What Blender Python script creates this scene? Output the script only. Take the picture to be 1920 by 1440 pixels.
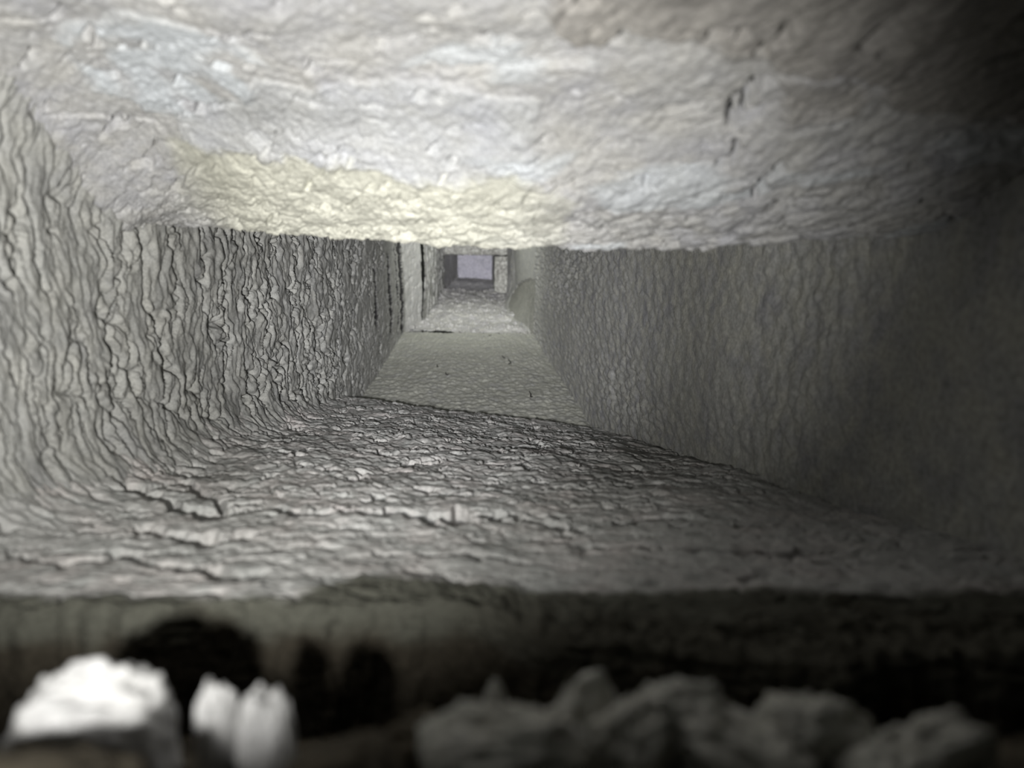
import bpy, math, random
import numpy as np
from mathutils import Vector, Matrix

for o in list(bpy.data.objects):
    bpy.data.objects.remove(o)
S = bpy.context.scene
COL = S.collection

# ---------------------------------------------------------------- camera
cam_d = bpy.data.cameras.new('camera')
cam = bpy.data.objects.new('camera', cam_d)
COL.objects.link(cam)
cam_d.sensor_width = 36.0
cam_d.lens = 1250.0 / 1920.0 * 36.0
cam_d.clip_start = 0.004
cam_d.clip_end = 50
# columns: camera right, camera up, minus forward (shaft runs along +Y)
cam.matrix_world = Matrix(((0.99770, 0.00000, -0.06784, 0),
                           (-0.06621, 0.21810, -0.97368, 0),
                           (0.01480, 0.97593, 0.21760, 0),
                           (0, 0, 0, 1)))
cam_d.dof.use_dof = True
cam_d.dof.focus_distance = 0.6
cam_d.dof.aperture_fstop = 8.5
S.camera = cam

# ---------------------------------------------------------------- light and exposure
S.view_settings.view_transform = 'Standard'
S.view_settings.look = 'None'
S.view_settings.gamma = 1.0
S.view_settings.use_curve_mapping = False
S.view_settings.exposure = 0.0
world = bpy.data.worlds.new('world')
S.world = world
world.use_nodes = True
bg = world.node_tree.nodes['Background']
bg.inputs['Color'].default_value = (0.75, 0.8, 0.7, 1)
bg.inputs['Strength'].default_value = 0.02


def spot(name, loc, target, energy, angle, blend, size, color, falloff=None):
    d = bpy.data.lights.new(name, 'SPOT')
    d.energy = energy
    d.spot_size = math.radians(angle)
    d.spot_blend = blend
    d.shadow_soft_size = size
    d.color = color
    if falloff:
        d.use_nodes = True
        nt = d.node_tree
        em = next(n for n in nt.nodes if n.type == 'EMISSION')
        lf = nt.nodes.new('ShaderNodeLightFalloff')
        lf.inputs['Strength'].default_value = 1.0
        nt.links.new(lf.outputs[falloff], em.inputs['Strength'])
    o = bpy.data.objects.new(name, d)
    COL.objects.link(o)
    o.location = loc
    o.rotation_euler = (Vector(target) - Vector(loc)).to_track_quat('-Z', 'Y').to_euler()
    return o


# hand torch held at the left of the opening, aimed up the shaft
spot('torch', (-0.040, 0.012, -0.025), (-0.082, 0.372, 0.066), 23, 106, 1.0, 0.003, (1.0, 0.99, 0.95), 'Linear')
# phone lamp with a tight lens lighting the depth of the shaft
spot('phone_lamp', (-0.03, 0.015, -0.016), (0.0, 1.8, -0.17), 56, 44, 1.0, 0.003, (0.98, 0.98, 1.0), 'Constant')


def area(name, loc, energy, sx, sy, color):
    """added fill lamp below the closed upper side, shining straight down"""
    d = bpy.data.lights.new(name, 'AREA')
    d.shape = 'RECTANGLE'
    d.size, d.size_y = sx, sy
    d.energy = energy
    d.color = color
    o = bpy.data.objects.new(name, d)
    COL.objects.link(o)
    o.location = loc
    return o


# added lamps brightening the shaft beyond the hood; no opening is built there
area('upper_fill', (0.0, 1.92, 0.09), 1.5, 0.24, 0.75, (0.97, 1.0, 0.92))
area('end_fill', (0.02, 3.30, 0.09), 0.30, 0.2, 0.5, (0.9, 0.9, 1.0))


# ---------------------------------------------------------------- noise (numpy)
def hsh(ix, iy, seed):
    h = (ix.astype(np.int64) * 374761393 + iy.astype(np.int64) * 668265263 + seed * 1442695041) & 0xFFFFFFFF
    h = ((h ^ (h >> 13)) * 1274126177) & 0xFFFFFFFF
    h = ((h ^ (h >> 15)) * 2246822519) & 0xFFFFFFFF
    return ((h ^ (h >> 16)) & 0xFFFFFF).astype(np.float32) / 16777216.0


def perlin(a, b, seed=0):
    ia, ib = np.floor(a), np.floor(b)
    fa, fb = a - ia, b - ib
    ua, ub = fa * fa * fa * (fa * (fa * 6 - 15) + 10), fb * fb * fb * (fb * (fb * 6 - 15) + 10)
    r = 0
    for da in (0, 1):
        for db in (0, 1):
            t = hsh(ia + da, ib + db, seed) * (2 * np.pi)
            g = np.cos(t) * (fa - da) + np.sin(t) * (fb - db)
            r = r + g * (ua if da else 1 - ua) * (ub if db else 1 - ub)
    return r * 1.5


def fbm(a, b, octv, seed=0, gain=0.5):
    r, w = 0, 1.0
    for k in range(octv):
        r = r + w * perlin(a * 2 ** k, b * 2 ** k, seed + 17 * k)
        w *= gain
    return r


def worley(a, b, seed=0):
    ia, ib = np.floor(a), np.floor(b)
    f1 = np.full(a.shape, 9.0, np.float32)
    f2 = np.full(a.shape, 9.0, np.float32)
    rid = np.zeros(a.shape, np.float32)
    for da in (-1, 0, 1):
        for db in (-1, 0, 1):
            ca, cb = ia + da, ib + db
            px = ca + hsh(ca, cb, seed) - a
            py = cb + hsh(ca, cb, seed + 5) - b
            d = np.sqrt(px * px + py * py).astype(np.float32)
            m = d < f1
            f2 = np.where(m, f1, np.minimum(f2, d))
            rid = np.where(m, hsh(ca, cb, seed + 9), rid)
            f1 = np.where(m, d, f1)
    return f1, f2, rid


def sstep(e0, e1, x):
    t = np.clip((x - e0) / (e1 - e0), 0, 1)
    return t * t * (3 - 2 * t)


def poly_dist(a, b, pts):
    """distance to a polyline, and position along it 0..1"""
    best = np.full(a.shape, 1e9)
    along = np.zeros(a.shape)
    n = len(pts) - 1
    for k in range(n):
        (x0, y0), (x1, y1) = pts[k], pts[k + 1]
        dx, dy = x1 - x0, y1 - y0
        L = dx * dx + dy * dy + 1e-12
        t = np.clip(((a - x0) * dx + (b - y0) * dy) / L, 0, 1)
        d = np.hypot(a - x0 - t * dx, b - y0 - t * dy)
        m = d < best
        best = np.where(m, d, best)
        along = np.where(m, (k + t) / n, along)
    return best, along


def inside(a, b, pts):
    r = np.zeros(a.shape, bool)
    n = len(pts)
    for k in range(n):
        (x0, y0), (x1, y1) = pts[k], pts[(k + 1) % n]
        c = ((y0 > b) != (y1 > b)) & (a < (x1 - x0) * (b - y0) / (y1 - y0 + 1e-15) + x0)
        r ^= c
    return r


def crust(q1, q2, seed, dome=0.5, step=0.5, groove=1.0, wid=0.16, openness=0.5, warp=0.35):
    """height of a cracked, scaly lime crust, in units of about one"""
    wa = fbm(q1 * 0.8, q2 * 0.8, 2, seed + 100) * warp
    wb = fbm(q1 * 0.8, q2 * 0.8, 2, seed + 200) * warp
    a, b = q1 + wa, q2 + wb
    f1, f2, rid = worley(a, b, seed)
    edge = f2 - f1
    gate = sstep(-0.25, 0.45, perlin(q1 * 0.55, q2 * 0.55, seed + 31) + (openness - 0.5) * 1.2)
    h = dome * (0.7 - f1) + step * (rid - 0.5) * sstep(0, 0.25, edge)
    h = h - groove * (1 - sstep(0.02, wid, edge)) * gate
    f1, f2, rid = worley(a * 2.3 + 7.3, b * 2.3 + 1.7, seed + 50)
    h = h + 0.35 * dome * (0.6 - f1) - 0.28 * groove * (1 - sstep(0.0, wid * 1.3, f2 - f1)) * gate
    return h


# ---------------------------------------------------------------- meshes and materials
def grid_obj(name, P, mat, attr=None, parent=None, keep=None, flip=False):
    nu, nv = P.shape[:2]
    me = bpy.data.meshes.new(name)
    idx = np.arange(nu * nv, dtype=np.int32).reshape(nu, nv)
    q = np.stack([idx[:-1, :-1], idx[1:, :-1], idx[1:, 1:], idx[:-1, 1:]], -1)
    if flip:
        q = q[..., ::-1]
    co = P.reshape(-1, 3)
    if keep is not None:
        q = q[keep]
        q = q.reshape(-1, 4)
        used = np.unique(q)
        remap = np.zeros(nu * nv, np.int32)
        remap[used] = np.arange(len(used))
        q = remap[q]
        co = co[used]
    else:
        used = None
        q = q.reshape(-1, 4)
    me.vertices.add(len(co))
    me.vertices.foreach_set('co', np.ascontiguousarray(co, dtype=np.float32).ravel())
    me.loops.add(len(q) * 4)
    me.loops.foreach_set('vertex_index', np.ascontiguousarray(q, dtype=np.int32).ravel())
    me.polygons.add(len(q))
    me.polygons.foreach_set('loop_start', np.arange(len(q), dtype=np.int32) * 4)
    me.polygons.foreach_set('use_smooth', np.ones(len(q), bool))
    me.update(calc_edges=True)
    if attr is not None:
        at = me.color_attributes.new('stain_shade', 'FLOAT_COLOR', 'POINT')
        c = np.zeros((nu * nv, 4), np.float32)
        c[:, 3] = 1
        for k, m in enumerate(attr):
            c[:, k] = np.broadcast_to(m, (nu, nv)).ravel()
        if used is not None:
            c = c[used]
        at.data.foreach_set('color', c.ravel())
    me.materials.append(mat)
    o = bpy.data.objects.new(name, me)
    COL.objects.link(o)
    if parent is not None:
        o.parent = parent
    return o


def normals(P):
    du = np.gradient(P, axis=0)
    dv = np.gradient(P, axis=1)
    n = np.cross(du, dv)
    return n / (np.linalg.norm(n, axis=-1, keepdims=True) + 1e-20)


def coat(name, base, tints, grain=900.0, bump=0.25, rough=0.95, stain_shades=(), mottling=28.0):
    """chalky crust: base colour drifting between tints, stain masks, fine grain relief"""
    m = bpy.data.materials.new(name)
    m.use_nodes = True
    nt = m.node_tree
    L = nt.links.new
    bs = nt.nodes['Principled BSDF']
    bs.inputs['Roughness'].default_value = rough
    bs.inputs['Specular IOR Level'].default_value = 0.15
    tc = nt.nodes.new('ShaderNodeTexCoord')
    cur = None

    def noise(scale, detail=3.0):
        n = nt.nodes.new('ShaderNodeTexNoise')
        n.inputs['Scale'].default_value = scale
        n.inputs['Detail'].default_value = detail
        L(tc.outputs['Object'], n.inputs['Vector'])
        return n.outputs['Fac']

    def mix(a, col, fac):
        x = nt.nodes.new('ShaderNodeMix')
        x.data_type = 'RGBA'
        L(fac, x.inputs['Factor'])
        if a is None:
            x.inputs['A'].default_value = (*base, 1)
        else:
            L(a, x.inputs['A'])
        x.inputs['B'].default_value = (*col, 1)
        return x.outputs['Result']

    def ramp(f, lo, hi):
        r = nt.nodes.new('ShaderNodeMapRange')
        r.inputs['From Min'].default_value = lo
        r.inputs['From Max'].default_value = hi
        L(f, r.inputs['Value'])
        return r.outputs['Result']

    for k, t in enumerate(tints):
        cur = mix(cur, t, ramp(noise(mottling * (1 + 1.7 * k), 4.0), 0.42, 0.68))
    if stain_shades:
        at = nt.nodes.new('ShaderNodeAttribute')
        at.attribute_name = 'stain_shade'
        sp = nt.nodes.new('ShaderNodeSeparateColor')
        L(at.outputs['Color'], sp.inputs['Color'])
        for k, t in enumerate(stain_shades):
            cur = mix(cur, t, sp.outputs[k])
    # grain in the colour too: tiny darker and paler specks
    g = noise(grain, 2.0)
    hs = nt.nodes.new('ShaderNodeMix')
    hs.data_type = 'RGBA'
    hs.blend_type = 'MULTIPLY'
    hs.inputs['Factor'].default_value = 0.35
    L(cur, hs.inputs['A'])
    L(ramp(g, 0.25, 0.7), hs.inputs['B'])
    L(hs.outputs['Result'], bs.inputs['Base Color'])
    b = nt.nodes.new('ShaderNodeBump')
    b.inputs['Strength'].default_value = bump
    b.inputs['Distance'].default_value = 0.0006
    L(g, b.inputs['Height'])
    L(b.outputs['Normal'], bs.inputs['Normal'])
    return m


M_left = coat('lime_crust_left', (0.314, 0.314, 0.300), [(0.262, 0.262, 0.256), (0.333, 0.330, 0.310)], stain_shades=[(0.032, 0.031, 0.032)])  # the black entry is painted shade for the far-joint cracks
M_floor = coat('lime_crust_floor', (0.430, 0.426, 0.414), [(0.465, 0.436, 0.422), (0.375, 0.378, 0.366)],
               stain_shades=[(0.095, 0.095, 0.078), (0.050, 0.043, 0.032)])
M_ceil = coat('lime_crust_ceiling', (0.371, 0.368, 0.365), [(0.352, 0.352, 0.374), (0.378, 0.371, 0.358)],
              stain_shades=[(0.474, 0.499, 0.525), (0.422, 0.416, 0.352), (0.256, 0.240, 0.218)])
M_right = coat('speckled_coat', (0.335, 0.335, 0.320), [(0.265, 0.265, 0.275), (0.375, 0.370, 0.335)], grain=420, bump=0.5)
M_mid = coat('speckled_floor', (0.358, 0.358, 0.320), [(0.301, 0.301, 0.288), (0.384, 0.384, 0.339)], grain=420, bump=0.5)
M_far = coat('far_crust', (0.358, 0.352, 0.346), [(0.301, 0.294, 0.301), (0.397, 0.390, 0.365)], grain=300, mottling=12)
M_bare = coat('bare_mortar', (0.245, 0.245, 0.222), [(0.210, 0.210, 0.190), (0.270, 0.267, 0.238)], grain=260, bump=0.4, mottling=14)
M_end = coat('end_plaster', (0.218, 0.214, 0.243), [(0.192, 0.189, 0.211), (0.243, 0.237, 0.262)], grain=120, bump=0.2, mottling=9)
M_frame = coat('rough_frame', (0.192, 0.192, 0.173), [(0.128, 0.122, 0.112), (0.333, 0.333, 0.307)], grain=200, bump=0.7, mottling=30)
M_chunk = coat('white_plaster', (0.76, 0.755, 0.755), [(0.68, 0.675, 0.66)], grain=700, bump=0.3, mottling=60)
M_chunk2 = coat('dusty_plaster', (0.54, 0.54, 0.49), [(0.34, 0.32, 0.27), (0.60, 0.59, 0.55)], grain=500, bump=0.5, mottling=90)
M_brown = coat('brown_masonry', (0.085, 0.074, 0.056), [(0.050, 0.044, 0.034), (0.115, 0.098, 0.072)], grain=380, bump=0.8, mottling=80)
M_sliver = coat('crack_shade', (0.022, 0.020, 0.019), [(0.032, 0.029, 0.026)], grain=500)  # near-black of the floor cracks, worn by the slivers


def struct(o):
    o['kind'] = 'structure'
    return o


XL, XR = -0.164, 0.170


def floor_z(x, y):
    t = np.clip((x - XL) / (XR - XL), 0, 1)
    return (1 - t) * (-0.062 - 0.172 * y) + t * (-0.055 - 0.228 * y)


# ---------------------------------------------------------------- near left wall
def build_left():
    nu, nv = 860, 380
    y = np.exp(np.linspace(math.log(0.10), math.log(1.765), nu))[:, None] * np.ones((1, nv))
    zf = np.where(y < 0.86, floor_z(XL, np.minimum(y, 0.86)), -0.255) - 0.012
    zt = 0.11
    v = np.linspace(0, 1, nv)[None, :]
    z = zf + (zt - zf) * v
    zfl = np.where(y < 0.84, floor_z(XL, y), -0.25)
    r = 0.030
    near = 1 - sstep(0.55, 0.85, y)
    t = np.clip((z - zfl) / r, 0, 1)
    x = XL + near * 0.5 * r * (1 - t) ** 2
    # top: bends over into the hood
    zc = 0.003 + np.interp(y, [0.10, 0.186, 0.266, 0.306, 0.386, 0.42], [0.085, 0.08, 0.060, 0.046, 0.0, 0.0])
    t2 = np.clip((zc - z) / 0.05, 0, 1)
    x = x + (1 - sstep(0.28, 0.40, y)) * 0.5 * 0.05 * (1 - t2) ** 2
    # gentle waviness of the wall and the bulge towards the far joint
    x = x + 0.004 * perlin(np.log(y) * 3, z * 9, 3)
    q1 = z / 0.0150
    q2 = 51 * np.log(y / 0.4)
    q2 = q2 + 0.9 * perlin(q1 * 0.55, q2 * 0.10, 8) + 0.35 * perlin(q1 * 1.7, q2 * 0.35, 9)
    fs = sstep(0.5, 1.1, y)
    amp = np.clip(y / 0.35, 0.75, 2.2) * (1 - 0.6 * fs)
    h = crust(q1 * 0.62, q2 * 0.62, 1, dome=0.8, step=0.5, groove=1.7, wid=0.24, openness=0.55, warp=0.5) * 0.0021
    h = h + crust(q1 * 0.9, q2 * 1.25, 4, dome=0.7, step=0.35, groove=0.8, wid=0.3, openness=0.5, warp=0.4) * 0.0008
    # upright wrinkles
    h = h + 0.0011 * (0.35 - np.abs(perlin(q1 * 0.45, q2 * 0.8, 61))) + 0.0008 * (0.35 - np.abs(perlin(q1 * 0.9, q2 * 1.7, 62)))
    h = h * amp
    # long upright cracks
    w = perlin(q1 * 0.10, q2 * 0.16, 77) + 0.35 * perlin(q1 * 0.5, q2 * 0.5, 78) + 0.12 * perlin(q1 * 1.6, q2 * 1.2, 79)
    gate = sstep(0.0, 0.3, perlin(q1 * 0.16 + 9, q2 * 0.11, 80))
    cr = (1 - sstep(0.0, 0.085, np.abs(w))) * gate * (1 - 0.6 * fs)
    h = h - 0.0070 * cr * np.clip(y / 0.4, 0.7, 2.0)
    # the cracks close to the far joint, their shade painted black into the colour
    jag = 0.004 * perlin(z * 60, z * 0, 5) + 0.002 * perlin(z * 190, z * 0, 6)
    crack_shade = np.zeros_like(h)
    h = h * (1 - 0.45 * sstep(1.1, 1.5, y))
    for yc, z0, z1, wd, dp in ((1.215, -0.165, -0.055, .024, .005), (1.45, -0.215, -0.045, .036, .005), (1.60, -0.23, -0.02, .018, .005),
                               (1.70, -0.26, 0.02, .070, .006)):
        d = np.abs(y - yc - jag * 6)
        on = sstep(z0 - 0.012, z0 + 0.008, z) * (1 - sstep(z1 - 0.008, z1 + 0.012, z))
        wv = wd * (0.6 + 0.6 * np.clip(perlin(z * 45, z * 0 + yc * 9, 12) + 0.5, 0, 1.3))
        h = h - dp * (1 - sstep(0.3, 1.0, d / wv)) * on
        crack_shade = np.maximum(crack_shade, (1 - sstep(0.55, 0.95, d / wv)) * on)  # blackens the groove where its shade would lie
    h = h + 0.0007 * fbm(q1 * 2.2, q2 * 2.2, 2, 60)
    P = np.stack([x, y, z], -1)
    N = normals(P)
    N = np.where(N[..., :1] < 0, -N, N)
    P = P + N * h[..., None]
    return struct(grid_obj('wall_left', P, M_left, attr=[crack_shade], flip=True))


wall_left = build_left()


# ---------------------------------------------------------------- near rough floor
FLOOR_LEDGES = [
    ([(-0.1531, 0.2737), (-0.132, 0.2749), (-0.1132, 0.2514), (-0.0936, 0.2475), (-0.0762, 0.2573), (-0.0624, 0.2439), (-0.0463, 0.2443), (-0.0193, 0.2386), (-0.0028, 0.2177)], 0.0051, 0.0090),
    ([(-0.0371, 0.251), (-0.0152, 0.2387), (0.001, 0.239), (0.0177, 0.243), (0.0345, 0.2281), (0.0469, 0.2199)], 0.0051, 0.0090),
    ([(-0.1174, 0.2271), (-0.0983, 0.2165), (-0.0818, 0.2098), (-0.07, 0.2164)], 0.0033, 0.0060),
    ([(-0.1412, 0.196), (-0.1253, 0.1878), (-0.1147, 0.1851), (-0.1071, 0.1874), (-0.0997, 0.1924), (-0.0894, 0.1818), (-0.0789, 0.1815), (-0.0701, 0.1741), (-0.0592, 0.1715), (-0.0511, 0.1633)], 0.0030, 0.0060),
    ([(0.0526, 0.2283), (0.0707, 0.2423), (0.0864, 0.2377), (0.0999, 0.2241), (0.1228, 0.2288)], 0.0039, 0.0075),
    ([(-0.1652, 0.301), (-0.1408, 0.2797), (-0.1332, 0.3039), (-0.0986, 0.2613), (-0.0833, 0.2671)], 0.0039, 0.0075),
    ([(0.02, 0.205), (0.045, 0.196), (0.07, 0.193), (0.095, 0.186), (0.12, 0.19)], 0.0027, 0.0060),
    ([(-0.03, 0.195), (-0.012, 0.191), (0.005, 0.186), (0.02, 0.18)], 0.0024, 0.0045),
]


def rid_noise(a, b, seed):
    return 0.35 - np.abs(perlin(a, b, seed))


def build_floor():
    nu, nv = 760, 620
    u = np.linspace(0, 1, nu)[:, None]
    x = np.linspace(XL - 0.012, XR + 0.012, nv)[None, :] * np.ones((nu, 1))
    tx = np.clip((x - XL) / (XR - XL), 0, 1)
    yend = 0.875 - 0.075 * tx + 0.012 * perlin(x * 25, x * 0, 2)
    ynear = np.interp(x, [-0.17, -0.08, -0.03, 0.0, 0.025, 0.06, 0.18], [0.158, 0.150, 0.152, 0.145, 0.126, 0.114, 0.108]) + 0.005 * perlin(x * 45, x * 0 + 3.3, 4) + 0.002 * perlin(x * 160, x * 0 + 8.1, 5)
    nf = 0.09   # fraction of rows for the front face, last rows for the far drop
    y = ynear * (yend / ynear) ** np.clip((u - nf) / (0.955 - nf), 0, 1)
    z = floor_z(x, y)
    a = np.clip((nf - u) / nf, 0, 1)
    z = z - 0.045 * a
    y = y - 0.010 * a ** 0.6
    b = np.clip((u - 0.955) / 0.045, 0, 1)
    z = z - 0.05 * b ** 1.4
    y = y + 0.02 * np.sqrt(np.clip(b, 0, 1))
    r = 0.03
    t = np.clip((x - XL) / r, 0, 1)
    z = z + 0.5 * r * (1 - t) ** 2 * (1 - sstep(0.55, 0.85, y))
    # broad swells
    z = z + 0.0020 * fbm(x * 16, np.log(y) * 4, 2, 21) * np.clip(y / 0.3, 0.5, 1.3)
    q1 = x / 0.0125
    q2 = 20 * np.log(y / 0.3) - 30 * a
    q1 = q1 + 0.5 * perlin(q1 * 0.15, q2 * 0.2, 40)
    q2 = q2 + 0.10 * q1 + 0.8 * perlin(q1 * 0.08, q2 * 0.1, 41)
    h = crust(q1 * 1.0, q2 * 1.5, 11, dome=0.6, step=0.8, groove=1.3, wid=0.2, openness=0.42) * 0.0015
    h = h + crust(q1 * 0.42, q2 * 1.0, 14, dome=0.25, step=0.7, groove=1.0, wid=0.12, openness=0.35) * 0.0014
    h = h + 0.0008 * (rid_noise(q1 * 1.2, q2 * 2.2, 64))
    amp = np.clip(y / 0.3, 0.65, 1.45)
    h = h * amp * (1 - 0.85 * sstep(0, 0.3, a))
    # open pits between the scales
    pit = perlin(q1 * 0.55, q2 * 1.3, 66) + 0.4 * perlin(q1 * 1.6, q2 * 2.6, 67)
    h = h - 0.0042 * amp * (a <= 0) * sstep(0.46, 0.66, pit)
    # ledges where the crust has broken and the far side has sunk
    for pts, wd, dp in FLOOR_LEDGES:
        jx = x + 0.002 * perlin(x * 120, y * 120, 68)
        jy = y + 0.0035 * fbm(x * 90, y * 60, 2, 69)
        d, al = poly_dist(jx, jy * 0.55, [(p[0], p[1] * 0.55) for p in pts])
        wv = wd * np.clip(0.25 + 1.5 * np.abs(perlin(al * 7, al * 0 + wd * 999, 70)), 0.55, 1.4) * np.clip(np.minimum(al, 1 - al) * 12, 0, 1)
        h = h - dp * (1 - sstep(0.45, 1.0, d / np.maximum(wv, 1e-5)))
    h = h + 0.0006 * fbm(q1 * 2.4, q2 * 2.4, 2, 63)
    h = h + (1 - sstep(0.0, 0.035, y - ynear)) * sstep(-0.04, 0.03, x) * (a <= 0) * 0.0022 * fbm(x * 210, y * 150, 3, 73)
    h = h + a ** 0.5 * 0.0022 * fbm(x * 260, u * 42, 3, 72)
    P = np.stack([x, y, z], -1)
    N = normals(P)
    N = np.where((N[..., 2:] < -0.2), -N, N)
    P = P + N * h[..., None]
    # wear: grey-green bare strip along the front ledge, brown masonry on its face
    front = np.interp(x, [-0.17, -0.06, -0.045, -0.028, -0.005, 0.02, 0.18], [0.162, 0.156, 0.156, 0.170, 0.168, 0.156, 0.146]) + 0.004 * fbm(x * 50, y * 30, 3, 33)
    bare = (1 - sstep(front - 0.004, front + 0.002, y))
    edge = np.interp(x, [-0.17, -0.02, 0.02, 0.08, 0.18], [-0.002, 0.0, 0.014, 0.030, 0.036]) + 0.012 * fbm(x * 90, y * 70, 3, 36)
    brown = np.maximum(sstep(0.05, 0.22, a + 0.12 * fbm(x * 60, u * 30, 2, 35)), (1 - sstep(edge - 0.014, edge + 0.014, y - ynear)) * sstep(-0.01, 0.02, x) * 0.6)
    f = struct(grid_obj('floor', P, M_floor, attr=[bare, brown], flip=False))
    return f


floor = build_floor()


# ---------------------------------------------------------------- near hood (ceiling)
LIPX = [-0.18, -0.164, -0.047, 0.02, 0.09, 0.146, 0.17, 0.19]
LIPZ = [0.004, 0.003, -0.002, -0.0055, -0.004, 0.002, 0.004, 0.005]


WHITE_A = [(-0.1275, 0.2367), (-0.0957, 0.2174), (-0.0742, 0.2193), (-0.0662, 0.2322), (-0.074, 0.2509), (-0.089, 0.2676), (-0.1119, 0.2817), (-0.1225, 0.2833), (-0.1251, 0.2729), (-0.133, 0.2635)]
WHITE_B = [(-0.1166, 0.2919), (-0.1095, 0.2992), (-0.0711, 0.2842), (-0.0237, 0.2709), (-0.003, 0.2634), (0.0234, 0.2446), (0.0205, 0.2185), (-0.0123, 0.2224), (-0.07, 0.2438), (-0.089, 0.2676), (-0.1107, 0.2812)]
YELLOW = [(-0.1166, 0.2919), (-0.1046, 0.2975), (-0.0664, 0.282), (-0.0193, 0.2681), (0.0163, 0.2502), (0.0399, 0.2507), (0.04, 0.36), (-0.06, 0.42), (-0.14, 0.42), (-0.1444, 0.3467), (-0.1281, 0.3167)]
DARK_A = [(0.0195, 0.1625), (0.0221, 0.183), (0.0294, 0.1855), (0.0381, 0.1809), (0.0379, 0.1773), (0.0557, 0.176), (0.074, 0.1799), (0.084, 0.1799), (0.0997, 0.1796), (0.1087, 0.1843), (0.121, 0.1883), (0.1523, 0.1828), (0.21, 0.17), (0.21, 0.02), (0.02, 0.02)]
DARK_B = [(0.0816, 0.1836), (0.0982, 0.1819), (0.1087, 0.1865), (0.11, 0.1928), (0.1049, 0.1972), (0.0948, 0.1992), (0.0889, 0.1945)]
CEILING_CRACKS = [
    ([(0.0795, 0.1838), (0.0783, 0.1888), (0.0777, 0.1957), (0.0793, 0.2008), (0.0786, 0.2045), (0.0786, 0.2091)], 0.0019, 0.0060),
    ([(0.0745, 0.1944), (0.0747, 0.199), (0.0772, 0.2032), (0.0785, 0.2082)], 0.0014, 0.0045),
    ([(0.0813, 0.2091), (0.0836, 0.2122), (0.0829, 0.2175), (0.0812, 0.2216)], 0.0012, 0.0045),
    ([(0.099, 0.2133), (0.0991, 0.2177), (0.0969, 0.2221), (0.0967, 0.2259), (0.0969, 0.2304)], 0.0016, 0.0045),
    ([(0.0758, 0.1600), (0.0753, 0.1689), (0.0727, 0.173), (0.0718, 0.1768)], 0.0019, 0.0045),
    ([(0.0041, 0.1877), (0.0064, 0.195), (0.0103, 0.1994)], 0.0012, 0.0030),
    ([(-0.1119, 0.2817), (-0.0991, 0.2741), (-0.0845, 0.2657), (-0.0801, 0.2592)], 0.0010, 0.0030),
    ([(0.1114, 0.23), (0.1082, 0.2277), (0.1092, 0.2331)], 0.0012, 0.0030),
    ([(0.0295, 0.1858), (0.036, 0.1838), (0.0381, 0.1801), (0.0374, 0.1780)], 0.0017, 0.0060),
    ([(-0.1548, 0.2703), (-0.1446, 0.2763), (-0.1344, 0.2831), (-0.121, 0.2884)], 0.0012, 0.0030),
]


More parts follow.
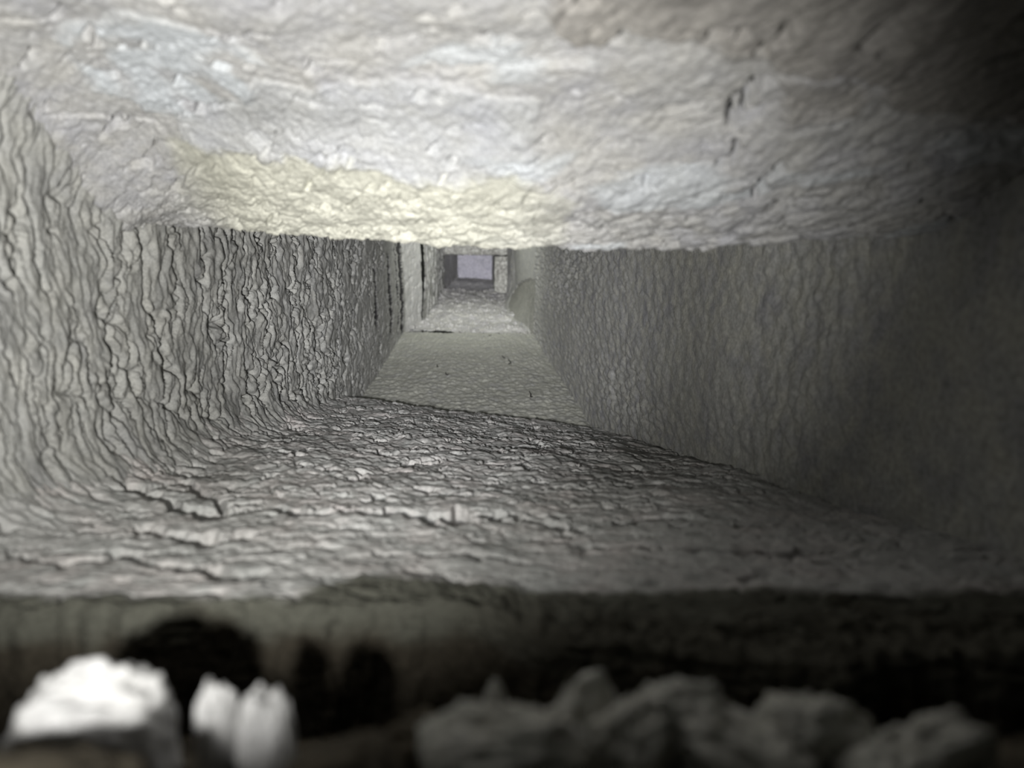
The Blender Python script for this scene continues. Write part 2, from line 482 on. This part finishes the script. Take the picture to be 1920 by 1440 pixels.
def build_ceiling():
    nu, nv = 640, 700
    prof = np.array([(0.05, 0.105), (0.03, 0.06), (0.012, 0.02), (0.004, 0.004), (0, 0), (-0.008, 0.0008), (-0.02, 0.006), (-0.05, 0.0215),
                     (-0.08, 0.0415), (-0.12, 0.058), (-0.17, 0.067), (-0.30, 0.075)])
    tt = np.array([0, 0.06, 0.12, 0.17, 0.20, 0.25, 0.32, 0.50, 0.66, 0.82, 0.92, 1.0])
    u = np.linspace(0, 1, nu)
    k = np.hanning(41)
    k /= k.sum()

    def sm(vals):
        r = np.interp(u, tt, vals)
        return np.convolve(np.pad(r, 20, mode='edge'), k, 'valid')
    dy, dz = sm(prof[:, 0])[:, None], sm(prof[:, 1])[:, None]
    x = np.linspace(XL - 0.012, XR + 0.012, nv)[None, :] * np.ones((nu, 1))
    ylip = np.interp(x, [-0.18, -0.164, 0.17, 0.19], [0.392, 0.386, 0.24, 0.232])
    y = ylip + dy
    z = np.interp(x, LIPX, LIPZ) + dz
    # corner bend down into the left wall
    t = np.clip((x - XL) / 0.05, 0, 1)
    z = z - 0.5 * 0.05 * (1 - t) ** 2 * sstep(-0.004, -0.05, dy)
    z = z + 0.003 * fbm(x * 13, y * 13, 2, 51) * sstep(0.0, 0.05, -dy)
    q1 = x / 0.0075
    q2 = (dy / 0.0068) * (0.75 + 0.25 * sstep(-0.1, 0, dy))
    q2 = q2 + 0.12 * q1 + 0.5 * perlin(q1 * 0.25, q2 * 0.25, 94)
    far = sstep(-0.09, -0.005, dy)         # 1 at the lip
    h = crust(q1 * 0.8, q2 * 1.1, 21, dome=0.8, step=0.9, groove=0.9, wid=0.22, openness=0.35) * 0.0024 * (0.2 + 0.8 * far)
    h = h + crust(q1 * 0.34, q2 * 0.55, 24, dome=0.2, step=0.2, groove=1.5, wid=0.07, openness=0.2, warp=0.7) * 0.0012
    h = h + 0.0010 * fbm(q1 * 0.12, q2 * 0.3, 3, 97)
    # short dashes where the coat has pulled open
    pit = perlin(q1 * 0.42, q2 * 1.1, 98) + 0.4 * perlin(q1 * 1.3, q2 * 2.2, 99) - 0.05
    h = h - 0.0042 * sstep(0.46, 0.53, pit)
    # layers of coat, thicker where they have not flaked
    wx, wy = x + 0.003 * fbm(x * 70, y * 70, 3, 111), y + 0.003 * fbm(x * 70, y * 70, 3, 112)

    def patch(poly):
        d = poly_dist(wx, wy, poly + poly[:1])[0]
        return np.where(inside(wx, wy, poly), d, -d)
    sd_w1, sd_w2, sd_y, sd_d, sd_d2 = (patch(p) for p in (WHITE_A, WHITE_B, YELLOW, DARK_A, DARK_B))
    h = h + 0.0011 * sstep(-0.0012, 0.0008, sd_w1) + 0.0010 * sstep(-0.001, 0.001, sd_w2)
    h = h + 0.0030 * sstep(-0.002, 0.001, sd_d) + 0.0014 * sstep(-0.002, 0.001, sd_d2)
    h = h + 0.0012 * sstep(0, 0.01, sd_d) * fbm(x * 80, y * 45, 2, 113)
    for pts, wd, dp in CEILING_CRACKS:
        jx, jy = x + 0.0014 * fbm(x * 220, y * 220, 2, 114), y + 0.0014 * fbm(x * 220, y * 220, 2, 115)
        d, al = poly_dist(jx, jy, pts)
        wv = wd * (0.75 + 0.6 * np.abs(np.sin(al * 5 + wd * 5000))) * np.clip(np.minimum(al, 1 - al) * 8, 0.15, 1)
        h = h - dp * (1 - sstep(0.3, 1.0, d / wv))
    h = h + 0.0004 * fbm(q1 * 2.6, q2 * 2.6, 2, 65)
    white = 0.85 * sstep(-0.004, 0.004, sd_w1) * sstep(-0.35, 0.25, perlin(x * 60, y * 60, 116) + 0.15) + 0.25 * sstep(-0.002, 0.002, sd_w2)
    white = white + 0.6 * sstep(0.35, 0.6, fbm(q1 * 0.10 + 4, q2 * 0.3, 3, 117)) * (x > -0.02)
    yellow = 0.9 * sstep(-0.150, -0.105, x) * sstep(-0.003, 0.003, sd_y) * (1 - 0.6 * sstep(0.0, 0.06, x))
    dark = 0.75 * sstep(-0.002, 0.002, sd_d) + 0.55 * sstep(-0.002, 0.002, sd_d2)
    white, yellow, dark = (np.clip(m, 0, 1) for m in (white, yellow, dark))
    P = np.stack([x, y, z], -1)
    N = normals(P)
    s = np.sign(N[300:500, :, 2].mean())
    N = -N * s
    P = P + N * h[..., None]
    return struct(grid_obj('ceiling', P, M_ceil, attr=[white, yellow, dark], flip=True))


ceiling = build_ceiling()


# ---------------------------------------------------------------- right wall
def build_right():
    nu, nv = 620, 260
    y = np.exp(np.linspace(math.log(0.07), math.log(1.66), nu))[:, None] * np.ones((1, nv))
    z = (-0.285 + 0.40 * np.linspace(0, 1, nv))[None, :] * np.ones((nu, 1))
    x = XR + 0.004 * fbm(np.log(y) * 2.2, z * 7, 2, 13)
    q1, q2 = z / 0.008, 34 * np.log(y / 0.4)
    f1, f2, rid = worley(q1 + 0.5 * perlin(q1, q2, 7), q2 * 0.9, 71)
    h = 0.0019 * (0.55 - f1) + 0.0011 * (rid - .5) * sstep(0, .3, f2 - f1)
    f1, f2, rid = worley(q1 * 2.1, q2 * 2.1, 73)
    h = (h + 0.0009 * (0.5 - f1)) * np.clip(y / 0.4, 0.6, 2.2) * (0.6 + 0.8 * sstep(-.3, .4, perlin(q1 * .06, q2 * .05, 74)))
    P = np.stack([x - h, y, z], -1)
    return struct(grid_obj('wall_right', P, M_right, flip=False))


wall_right = build_right()


# ---------------------------------------------------------------- smooth middle floor
def build_mid_floor():
    nu, nv = 380, 340
    y = np.exp(np.linspace(math.log(0.82), math.log(1.70), nu))[:, None] * np.ones((1, nv))
    x = np.linspace(XL - 0.01, XR + 0.01, nv)[None, :] * np.ones((nu, 1))
    tx = np.clip((x - XL) / (XR - XL), 0, 1)
    yend = 1.765 - 0.115 * tx
    y = 0.82 * (yend / 0.82) ** np.linspace(0, 1, nu)[:, None]
    z = -0.253 + 0.012 * tx * sstep(1.2, 1.7, y) + 0.003 * fbm(x * 9, y * 4, 2, 9)
    q1, q2 = x / 0.009, 40 * np.log(y)
    f1, f2, rid = worley(q1, q2 * 1.6, 81)
    h = 0.0020 * (0.5 - f1) + 0.0022 * (rid - .5) * sstep(0, .3, f2 - f1)
    P = np.stack([x, y, z + h], -1)
    return grid_obj('smooth_slab', P, M_mid, parent=floor)


build_mid_floor()


# ---------------------------------------------------------------- inner liner, beyond the joint
def strip(name, A, B, C, D, nu, nv, mat, amp, k1, k2, seed, parent, openness=0.4, flip=False, cracks=0.0):
    """a crusted panel spanning corners A (near, start) B (near, end) C (far, end) D (far, start)"""
    A, B, C, D = (np.array(p, float) for p in (A, B, C, D))
    u = np.linspace(0, 1, nu)[:, None, None]
    v = np.linspace(0, 1, nv)[None, :, None]
    P = (1 - u) * ((1 - v) * A + v * B) + u * ((1 - v) * D + v * C)
    U, V = u[..., 0] * np.ones((1, nv)), v[..., 0] * np.ones((nu, 1))
    q1, q2 = V * k1, U * k2
    h = amp * crust(q1, q2, seed, dome=0.6, step=0.8, groove=1.2, wid=0.22, openness=openness)
    h = h + amp * 1.5 * fbm(q1 * 0.15, q2 * 0.15, 2, seed + 3)
    if cracks:
        w = perlin(q1 * 0.10, q2 * 0.3, seed + 5) + 0.2 * perlin(q1 * 0.8, q2 * 0.8, seed + 6)
        h = h - cracks * (1 - sstep(0, 0.11, np.abs(w)))
    N = normals(P)
    P = P + N * h[..., None] * (-1 if flip else 1)
    return grid_obj(name, P, mat, parent=parent, flip=flip)


# floor of the inner liner, lit crust, then the last stretch
strip('inner_slab', (-0.150, 1.768, -0.2490), (0.185, 1.656, -0.2445), (0.185, 2.90, -0.238), (-0.13, 2.90, -0.228), 240, 220, M_far, 0.0058, 20, 60, 201, floor)
strip('end_slab', (-0.13, 2.89, -0.236), (0.17, 2.89, -0.246), (0.17, 3.85, -0.246), (-0.09, 3.85, -0.232), 90, 110, M_far, 0.004, 10, 18, 205, floor)
# return face where the inner liner stands proud of the left wall, then its inner face and the last stretch
strip('return_panel', (-0.180, 1.770, -0.30), (-0.180, 1.770, 0.11), (-0.126, 1.900, 0.11), (-0.127, 1.900, -0.30), 60, 160, M_left, 0.0022, 26, 7, 211, wall_left)
strip('inner_panel', (-0.124, 1.915, -0.30), (-0.118, 1.915, 0.11), (-0.094, 2.885, 0.11), (-0.100, 2.885, -0.30), 240, 170, M_left, 0.0024, 22, 40, 215, wall_left, flip=True, cracks=0.007)
strip('end_panel', (-0.100, 2.905, -0.30), (-0.098, 2.905, 0.11), (-0.048, 3.84, 0.11), (-0.050, 3.84, -0.30), 90, 90, M_far, 0.0022, 14, 22, 219, wall_left, flip=True)
# hidden upper side of the shaft beyond the hood
strip('far_slab', (-0.18, 0.20, 0.105), (0.19, 0.20, 0.105), (0.19, 3.9, 0.10), (-0.18, 3.9, 0.10), 60, 30, M_right, 0.002, 16, 60, 231, ceiling, flip=True)

# right side of the inner liner: coat with a hole, bare mortar inside it
PATCH = [(1.64, -0.107), (1.80, -0.112), (1.97, -0.128), (2.15, -0.146), (2.27, -0.165), (2.35, -0.187), (2.378, -0.2106), (2.33, -0.226), (2.24, -0.234), (2.08, -0.243), (1.90, -0.239),
         (1.80, -0.236), (1.735, -0.240), (1.70, -0.252), (1.64, -0.250)]


def build_inner_right():
    nu, nv = 260, 220
    y = (1.655 * (2.89 / 1.655) ** np.linspace(0, 1, nu))[:, None] * np.ones((1, nv))
    z = np.linspace(-0.275, 0.11, nv)[None, :] * np.ones((nu, 1))
    wy = y + 0.03 * perlin(y * 9, z * 60, 3)
    wz = z + 0.004 * perlin(y * 9, z * 60, 4)
    ins = inside(wy, wz, PATCH)
    q1, q2 = z / 0.02, y / 0.03
    h = 0.0016 * crust(q1, q2, 301, openness=0.2) * sstep(1.9, 2.4, y) + 0.0008 * fbm(q1, q2, 2, 304)
    ridge = sstep(2.15, 2.6, y) * 0.006 * (perlin(z * 5, y * 20, 308) + 0.5 * perlin(z * 12, y * 55, 309))
    t = np.clip((z + 0.2465) / 0.09, 0, 1)
    fil = 0.045 * sstep(1.62, 1.95, y) * (1 - sstep(2.35, 2.75, y))
    x = XR + 0.0015 - h - ridge - fil * (1 - t) ** 2
    px = XR + 0.0045 - fil * (1 - t) ** 2 + 0.0012 * fbm(q1 * 1.4, q2 * 1.4, 2, 305)
    c = ins[:-1, :-1] & ins[1:, :-1] & ins[1:, 1:] & ins[:-1, 1:]
    P = np.stack([np.where(ins, px, x), y, z], -1)
    grid_obj('inner_panel', P, M_right, parent=wall_right, keep=~c)
    b = grid_obj('bare_patch', P, M_bare, parent=wall_right, keep=c)
    b['label'] = 'smooth bare mortar where the pale coat has come away'


build_inner_right()

# ---------------------------------------------------------------- frame of the last opening and the end wall
def blockish(name, x0, x1, y0, y1, z0, z1, mat, seed, parent=None, amp=0.004, n=(26, 10, 40)):
    """a rough masonry bar: six crusted faces joined in one closed mesh"""
    import bmesh
    bm = bmesh.new()
    nx, ny, nz = n
    def face(o, du, dv, a, b):
        vs = [[bm.verts.new(tuple(o[i] + du[i] * p / a + dv[i] * q / b for i in range(3))) for q in range(b + 1)] for p in range(a + 1)]
        for p in range(a):
            for q in range(b):
                bm.faces.new((vs[p][q], vs[p + 1][q], vs[p + 1][q + 1], vs[p][q + 1]))
    dx, dy, dz = (x1 - x0, 0, 0), (0, y1 - y0, 0), (0, 0, z1 - z0)
    o = (x0, y0, z0)
    face(o, dx, dz, nx, nz)
    face((x0, y1, z0), dz, dx, nz, nx)
    face(o, dz, dy, nz, ny)
    face((x1, y0, z0), dy, dz, ny, nz)
    face(o, dy, dx, ny, nx)
    face((x0, y0, z1), dx, dy, nx, ny)
    bmesh.ops.remove_doubles(bm, verts=bm.verts, dist=1e-5)
    bm.normal_update()
    from mathutils import noise as mn
    for v in bm.verts:
        p = v.co
        d = mn.noise((p * 55 + Vector((seed, 0, 0)))) * 0.6 + mn.noise(p * 160 + Vector((0, seed, 0))) * 0.4
        v.co = p + v.normal * amp * d
    me = bpy.data.meshes.new(name)
    bm.to_mesh(me)
    bm.free()
    for p in me.polygons:
        p.use_smooth = True
    me.materials.append(mat)
    ob = bpy.data.objects.new(name, me)
    COL.objects.link(ob)
    if parent is not None:
        ob.parent = parent
    return ob


trim = struct(blockish('trim_1', -0.112, 0.175, 2.86, 2.93, -0.082, 0.10, M_frame, 3.0, amp=0.008, n=(60, 12, 36)))
blockish('jamb', 0.118, 0.176, 2.85, 2.94, -0.262, -0.088, M_frame, 8.0, parent=trim, amp=0.008, n=(22, 12, 50))
wb = strip('wall_back', (-0.12, 3.82, -0.30), (-0.12, 3.82, 0.11), (0.20, 3.82, 0.11), (0.20, 3.82, -0.30), 40, 50, M_end, 0.0015, 6, 6, 401, None)
struct(wb)
strip('end_panel', (0.158, 2.93, -0.30), (0.158, 2.93, 0.11), (0.142, 3.83, 0.11), (0.142, 3.83, -0.30), 40, 40, M_far, 0.002, 10, 14, 411, wall_right)


# ---------------------------------------------------------------- lower sill in front of the floor, and broken plaster on it
def build_sill():
    nu, nv = 110, 300
    y = np.linspace(0.060, 0.170, nu)[:, None] * np.ones((1, nv))
    x = np.linspace(XL - 0.01, XR + 0.01, nv)[None, :] * np.ones((nu, 1))
    z = -0.0836 - (y - 0.09) * 0.7 + 0.0022 * fbm(x * 90, y * 90, 4, 501) + 0.0012 * fbm(x * 400, y * 400, 2, 502) + 0 * x
    P = np.stack([x, y, z], -1)
    return struct(grid_obj('trim_2', P, M_brown))


trim2 = build_sill()


def lump(name, loc, size, seed, mat, label, group, rough=0.28, detail=5, rot=0.0):
    """a broken lump of plaster with a flat underside"""
    import bmesh
    from mathutils import noise as mn
    bm = bmesh.new()
    bmesh.ops.create_icosphere(bm, subdivisions=detail, radius=1.0)
    off = Vector((seed * 3.1, seed * 1.7, seed * 0.9))
    for v in bm.verts:
        p = v.co.copy()
        # flattened facets like a fracture, then crumbly relief
        d = 1 + rough * (mn.noise(p * 1.1 + off) * 0.9 + mn.noise(p * 2.7 + off) * 0.45 + mn.noise(p * 6.5 + off) * 0.34 + mn.noise(p * 15 + off) * 0.16)
        q = p * d
        q = Vector((math.copysign(abs(q.x) ** 0.82, q.x), math.copysign(abs(q.y) ** 0.82, q.y), math.copysign(abs(q.z) ** 0.8, q.z)))
        if q.z < -0.35:
            q.z = -0.35 - (-0.35 - q.z) * 0.12
        v.co = Vector((q.x * size[0], q.y * size[1], (q.z + 0.42) * size[2]))
    me = bpy.data.meshes.new(name)
    bm.to_mesh(me)
    bm.free()
    for p in me.polygons:
        p.use_smooth = True
    me.materials.append(mat)
    o = bpy.data.objects.new(name, me)
    COL.objects.link(o)
    o.location = loc
    o.rotation_euler = (0, 0, rot)
    o['label'] = label
    o['category'] = 'plaster lump'
    o['group'] = group
    return o


G = 'broken plaster along the sill'
lump('plaster_lump', (-0.0559, 0.0897, -0.0839), (0.0114, 0.0076, 0.0143), 1, M_chunk, 'largest bright white plaster lump at the left end of the dark sill', G, rot=0.1)
lump('plaster_lump', (-0.0382, 0.0912, -0.0849), (0.0027, 0.0038, 0.0127), 2, M_chunk, 'narrow white plaster lump wedged between two dark gaps on the sill', G, rot=-0.15)
lump('plaster_lump', (-0.0306, 0.0897, -0.0839), (0.0041, 0.0046, 0.0120), 3, M_chunk, 'white plaster lump just right of the two dark gaps on the sill', G, rot=0.2)
lump('plaster_lump', (-0.0490, 0.0670, -0.0680), (0.0150, 0.0046, 0.0066), 4, M_brown, 'dark brown masonry lump in front of the largest white lump', G, rot=0.05)
lump('plaster_lump', (-0.0171, 0.0775, -0.0754), (0.0084, 0.0053, 0.0056), 5, M_brown, 'low brown lump between the white lumps and the grey one', G, rot=0.3)
lump('plaster_lump', (0.0061, 0.0745, -0.0732), (0.0114, 0.0061, 0.0090), 6, M_chunk2, 'broad pale grey plaster lump at the middle of the sill', G, rot=-0.1, rough=0.4)
lump('plaster_lump', (0.0047, 0.0920, -0.0855), (0.0023, 0.0023, 0.0116), 7, M_chunk2, 'small pale pebble of plaster standing behind the broad grey lump', G, rot=0.4)
lump('plaster_lump', (0.0182, 0.0889, -0.0833), (0.0068, 0.0046, 0.0108), 8, M_chunk2, 'crumbly grey plaster lump right of the small pale pebble', G, rot=0.5, rough=0.45)
lump('plaster_lump', (0.0327, 0.0859, -0.0812), (0.0072, 0.0053, 0.0109), 9, M_chunk2, 'dim grey plaster lump with a hollow, second from the right end', G, rot=-0.3, rough=0.45)
lump('plaster_lump', (0.0502, 0.0821, -0.0786), (0.0095, 0.0061, 0.0094), 10, M_chunk2, 'dark grey plaster lump in shadow at the right end of the sill', G, rot=0.2, rough=0.4)

lump('plaster_lump', (0.0215, 0.0800, -0.0775), (0.0075, 0.0050, 0.0085), 11, M_chunk2, 'crumbly grey lump nearest the camera, right of the broad pale grey one', G, rot=0.7, rough=0.5)
lump('plaster_lump', (0.0400, 0.0780, -0.0760), (0.0090, 0.0050, 0.0065), 12, M_chunk2, 'flat dim grey lump in front of the hollowed lump', G, rot=-0.5, rough=0.5)
lump('plaster_lump', (0.0620, 0.0740, -0.0735), (0.0110, 0.0050, 0.0065), 13, M_chunk2, 'flat dark lump in front of the lump at the right end', G, rot=0.3, rough=0.5)
lump('plaster_lump', (-0.0085, 0.0900, -0.0840), (0.0060, 0.0045, 0.0075), 14, M_brown, 'small brown crumb left of the broad grey lump', G, rot=0.9, rough=0.45)

# ---------------------------------------------------------------- dark slivers standing in for cracks in the smooth floor
SLIVERS = [
    (0.1022, 1.033, 0.036, 0.15, 'crooked black sliver of soot nearest the rough floor, on the smooth floor'),
    (0.0849, 1.304, 0.045, 0, 'longest upright black sliver on the smooth floor, right of its middle'),
    (0.076, 1.356, 0.022, 0.1, 'short black sliver just behind the longest one on the smooth floor'),
    (-0.0567, 1.275, 0.022, -0.1, 'faint black sliver on the smooth floor, towards the cracked left wall'),
    (-0.036, 1.199, 0.01, 0.6, 'tiny black fleck of soot left of the middle of the smooth floor'),
    (0.0568, 1.639, 0.012, 0.5, 'black fleck of soot close to the joint with the inner slab'),
]


def sliver(x, y, ln, rot, label, seed):
    import bmesh
    rnd = random.Random(seed)
    bm = bmesh.new()
    n = 7
    rows = []
    for k in range(n):
        t = k / (n - 1) - 0.5
        w = 0.0010 * (1 - (2 * t) ** 2) ** 0.5 + 0.0003
        cx = 0.003 * math.sin(t * 5 + seed) * ln / 0.04
        up = 0.0018 + 0.004 * (2 * t) ** 2 * rnd.uniform(0.2, 1)
        rows.append([bm.verts.new((cx - w, t * ln, up)), bm.verts.new((cx, t * ln, up + 0.0008)), bm.verts.new((cx + w, t * ln, up)), bm.verts.new((cx, t * ln, up - 0.0010))])
    for k in range(n - 1):
        for q in range(4):
            bm.faces.new((rows[k][q], rows[k][(q + 1) % 4], rows[k + 1][(q + 1) % 4], rows[k + 1][q]))
    bm.faces.new(rows[0][::-1])
    bm.faces.new(rows[-1])
    bmesh.ops.recalc_face_normals(bm, faces=bm.faces)
    me = bpy.data.meshes.new('crack_sliver')
    bm.to_mesh(me)
    bm.free()
    me.materials.append(M_sliver)
    o = bpy.data.objects.new('crack_sliver', me)
    COL.objects.link(o)
    o.location = (x, y, -0.252 + 0.012 * max(0, min(1, (x - XL) / (XR - XL))) * max(0, min(1, (y - 1.2) / 0.5)))
    o.rotation_euler = (0, 0, rot)
    o['label'] = label
    o['category'] = 'soot sliver'
    o['group'] = 'crack slivers on the smooth floor'


for k, row in enumerate(SLIVERS):
    sliver(*row, k)

print('built')
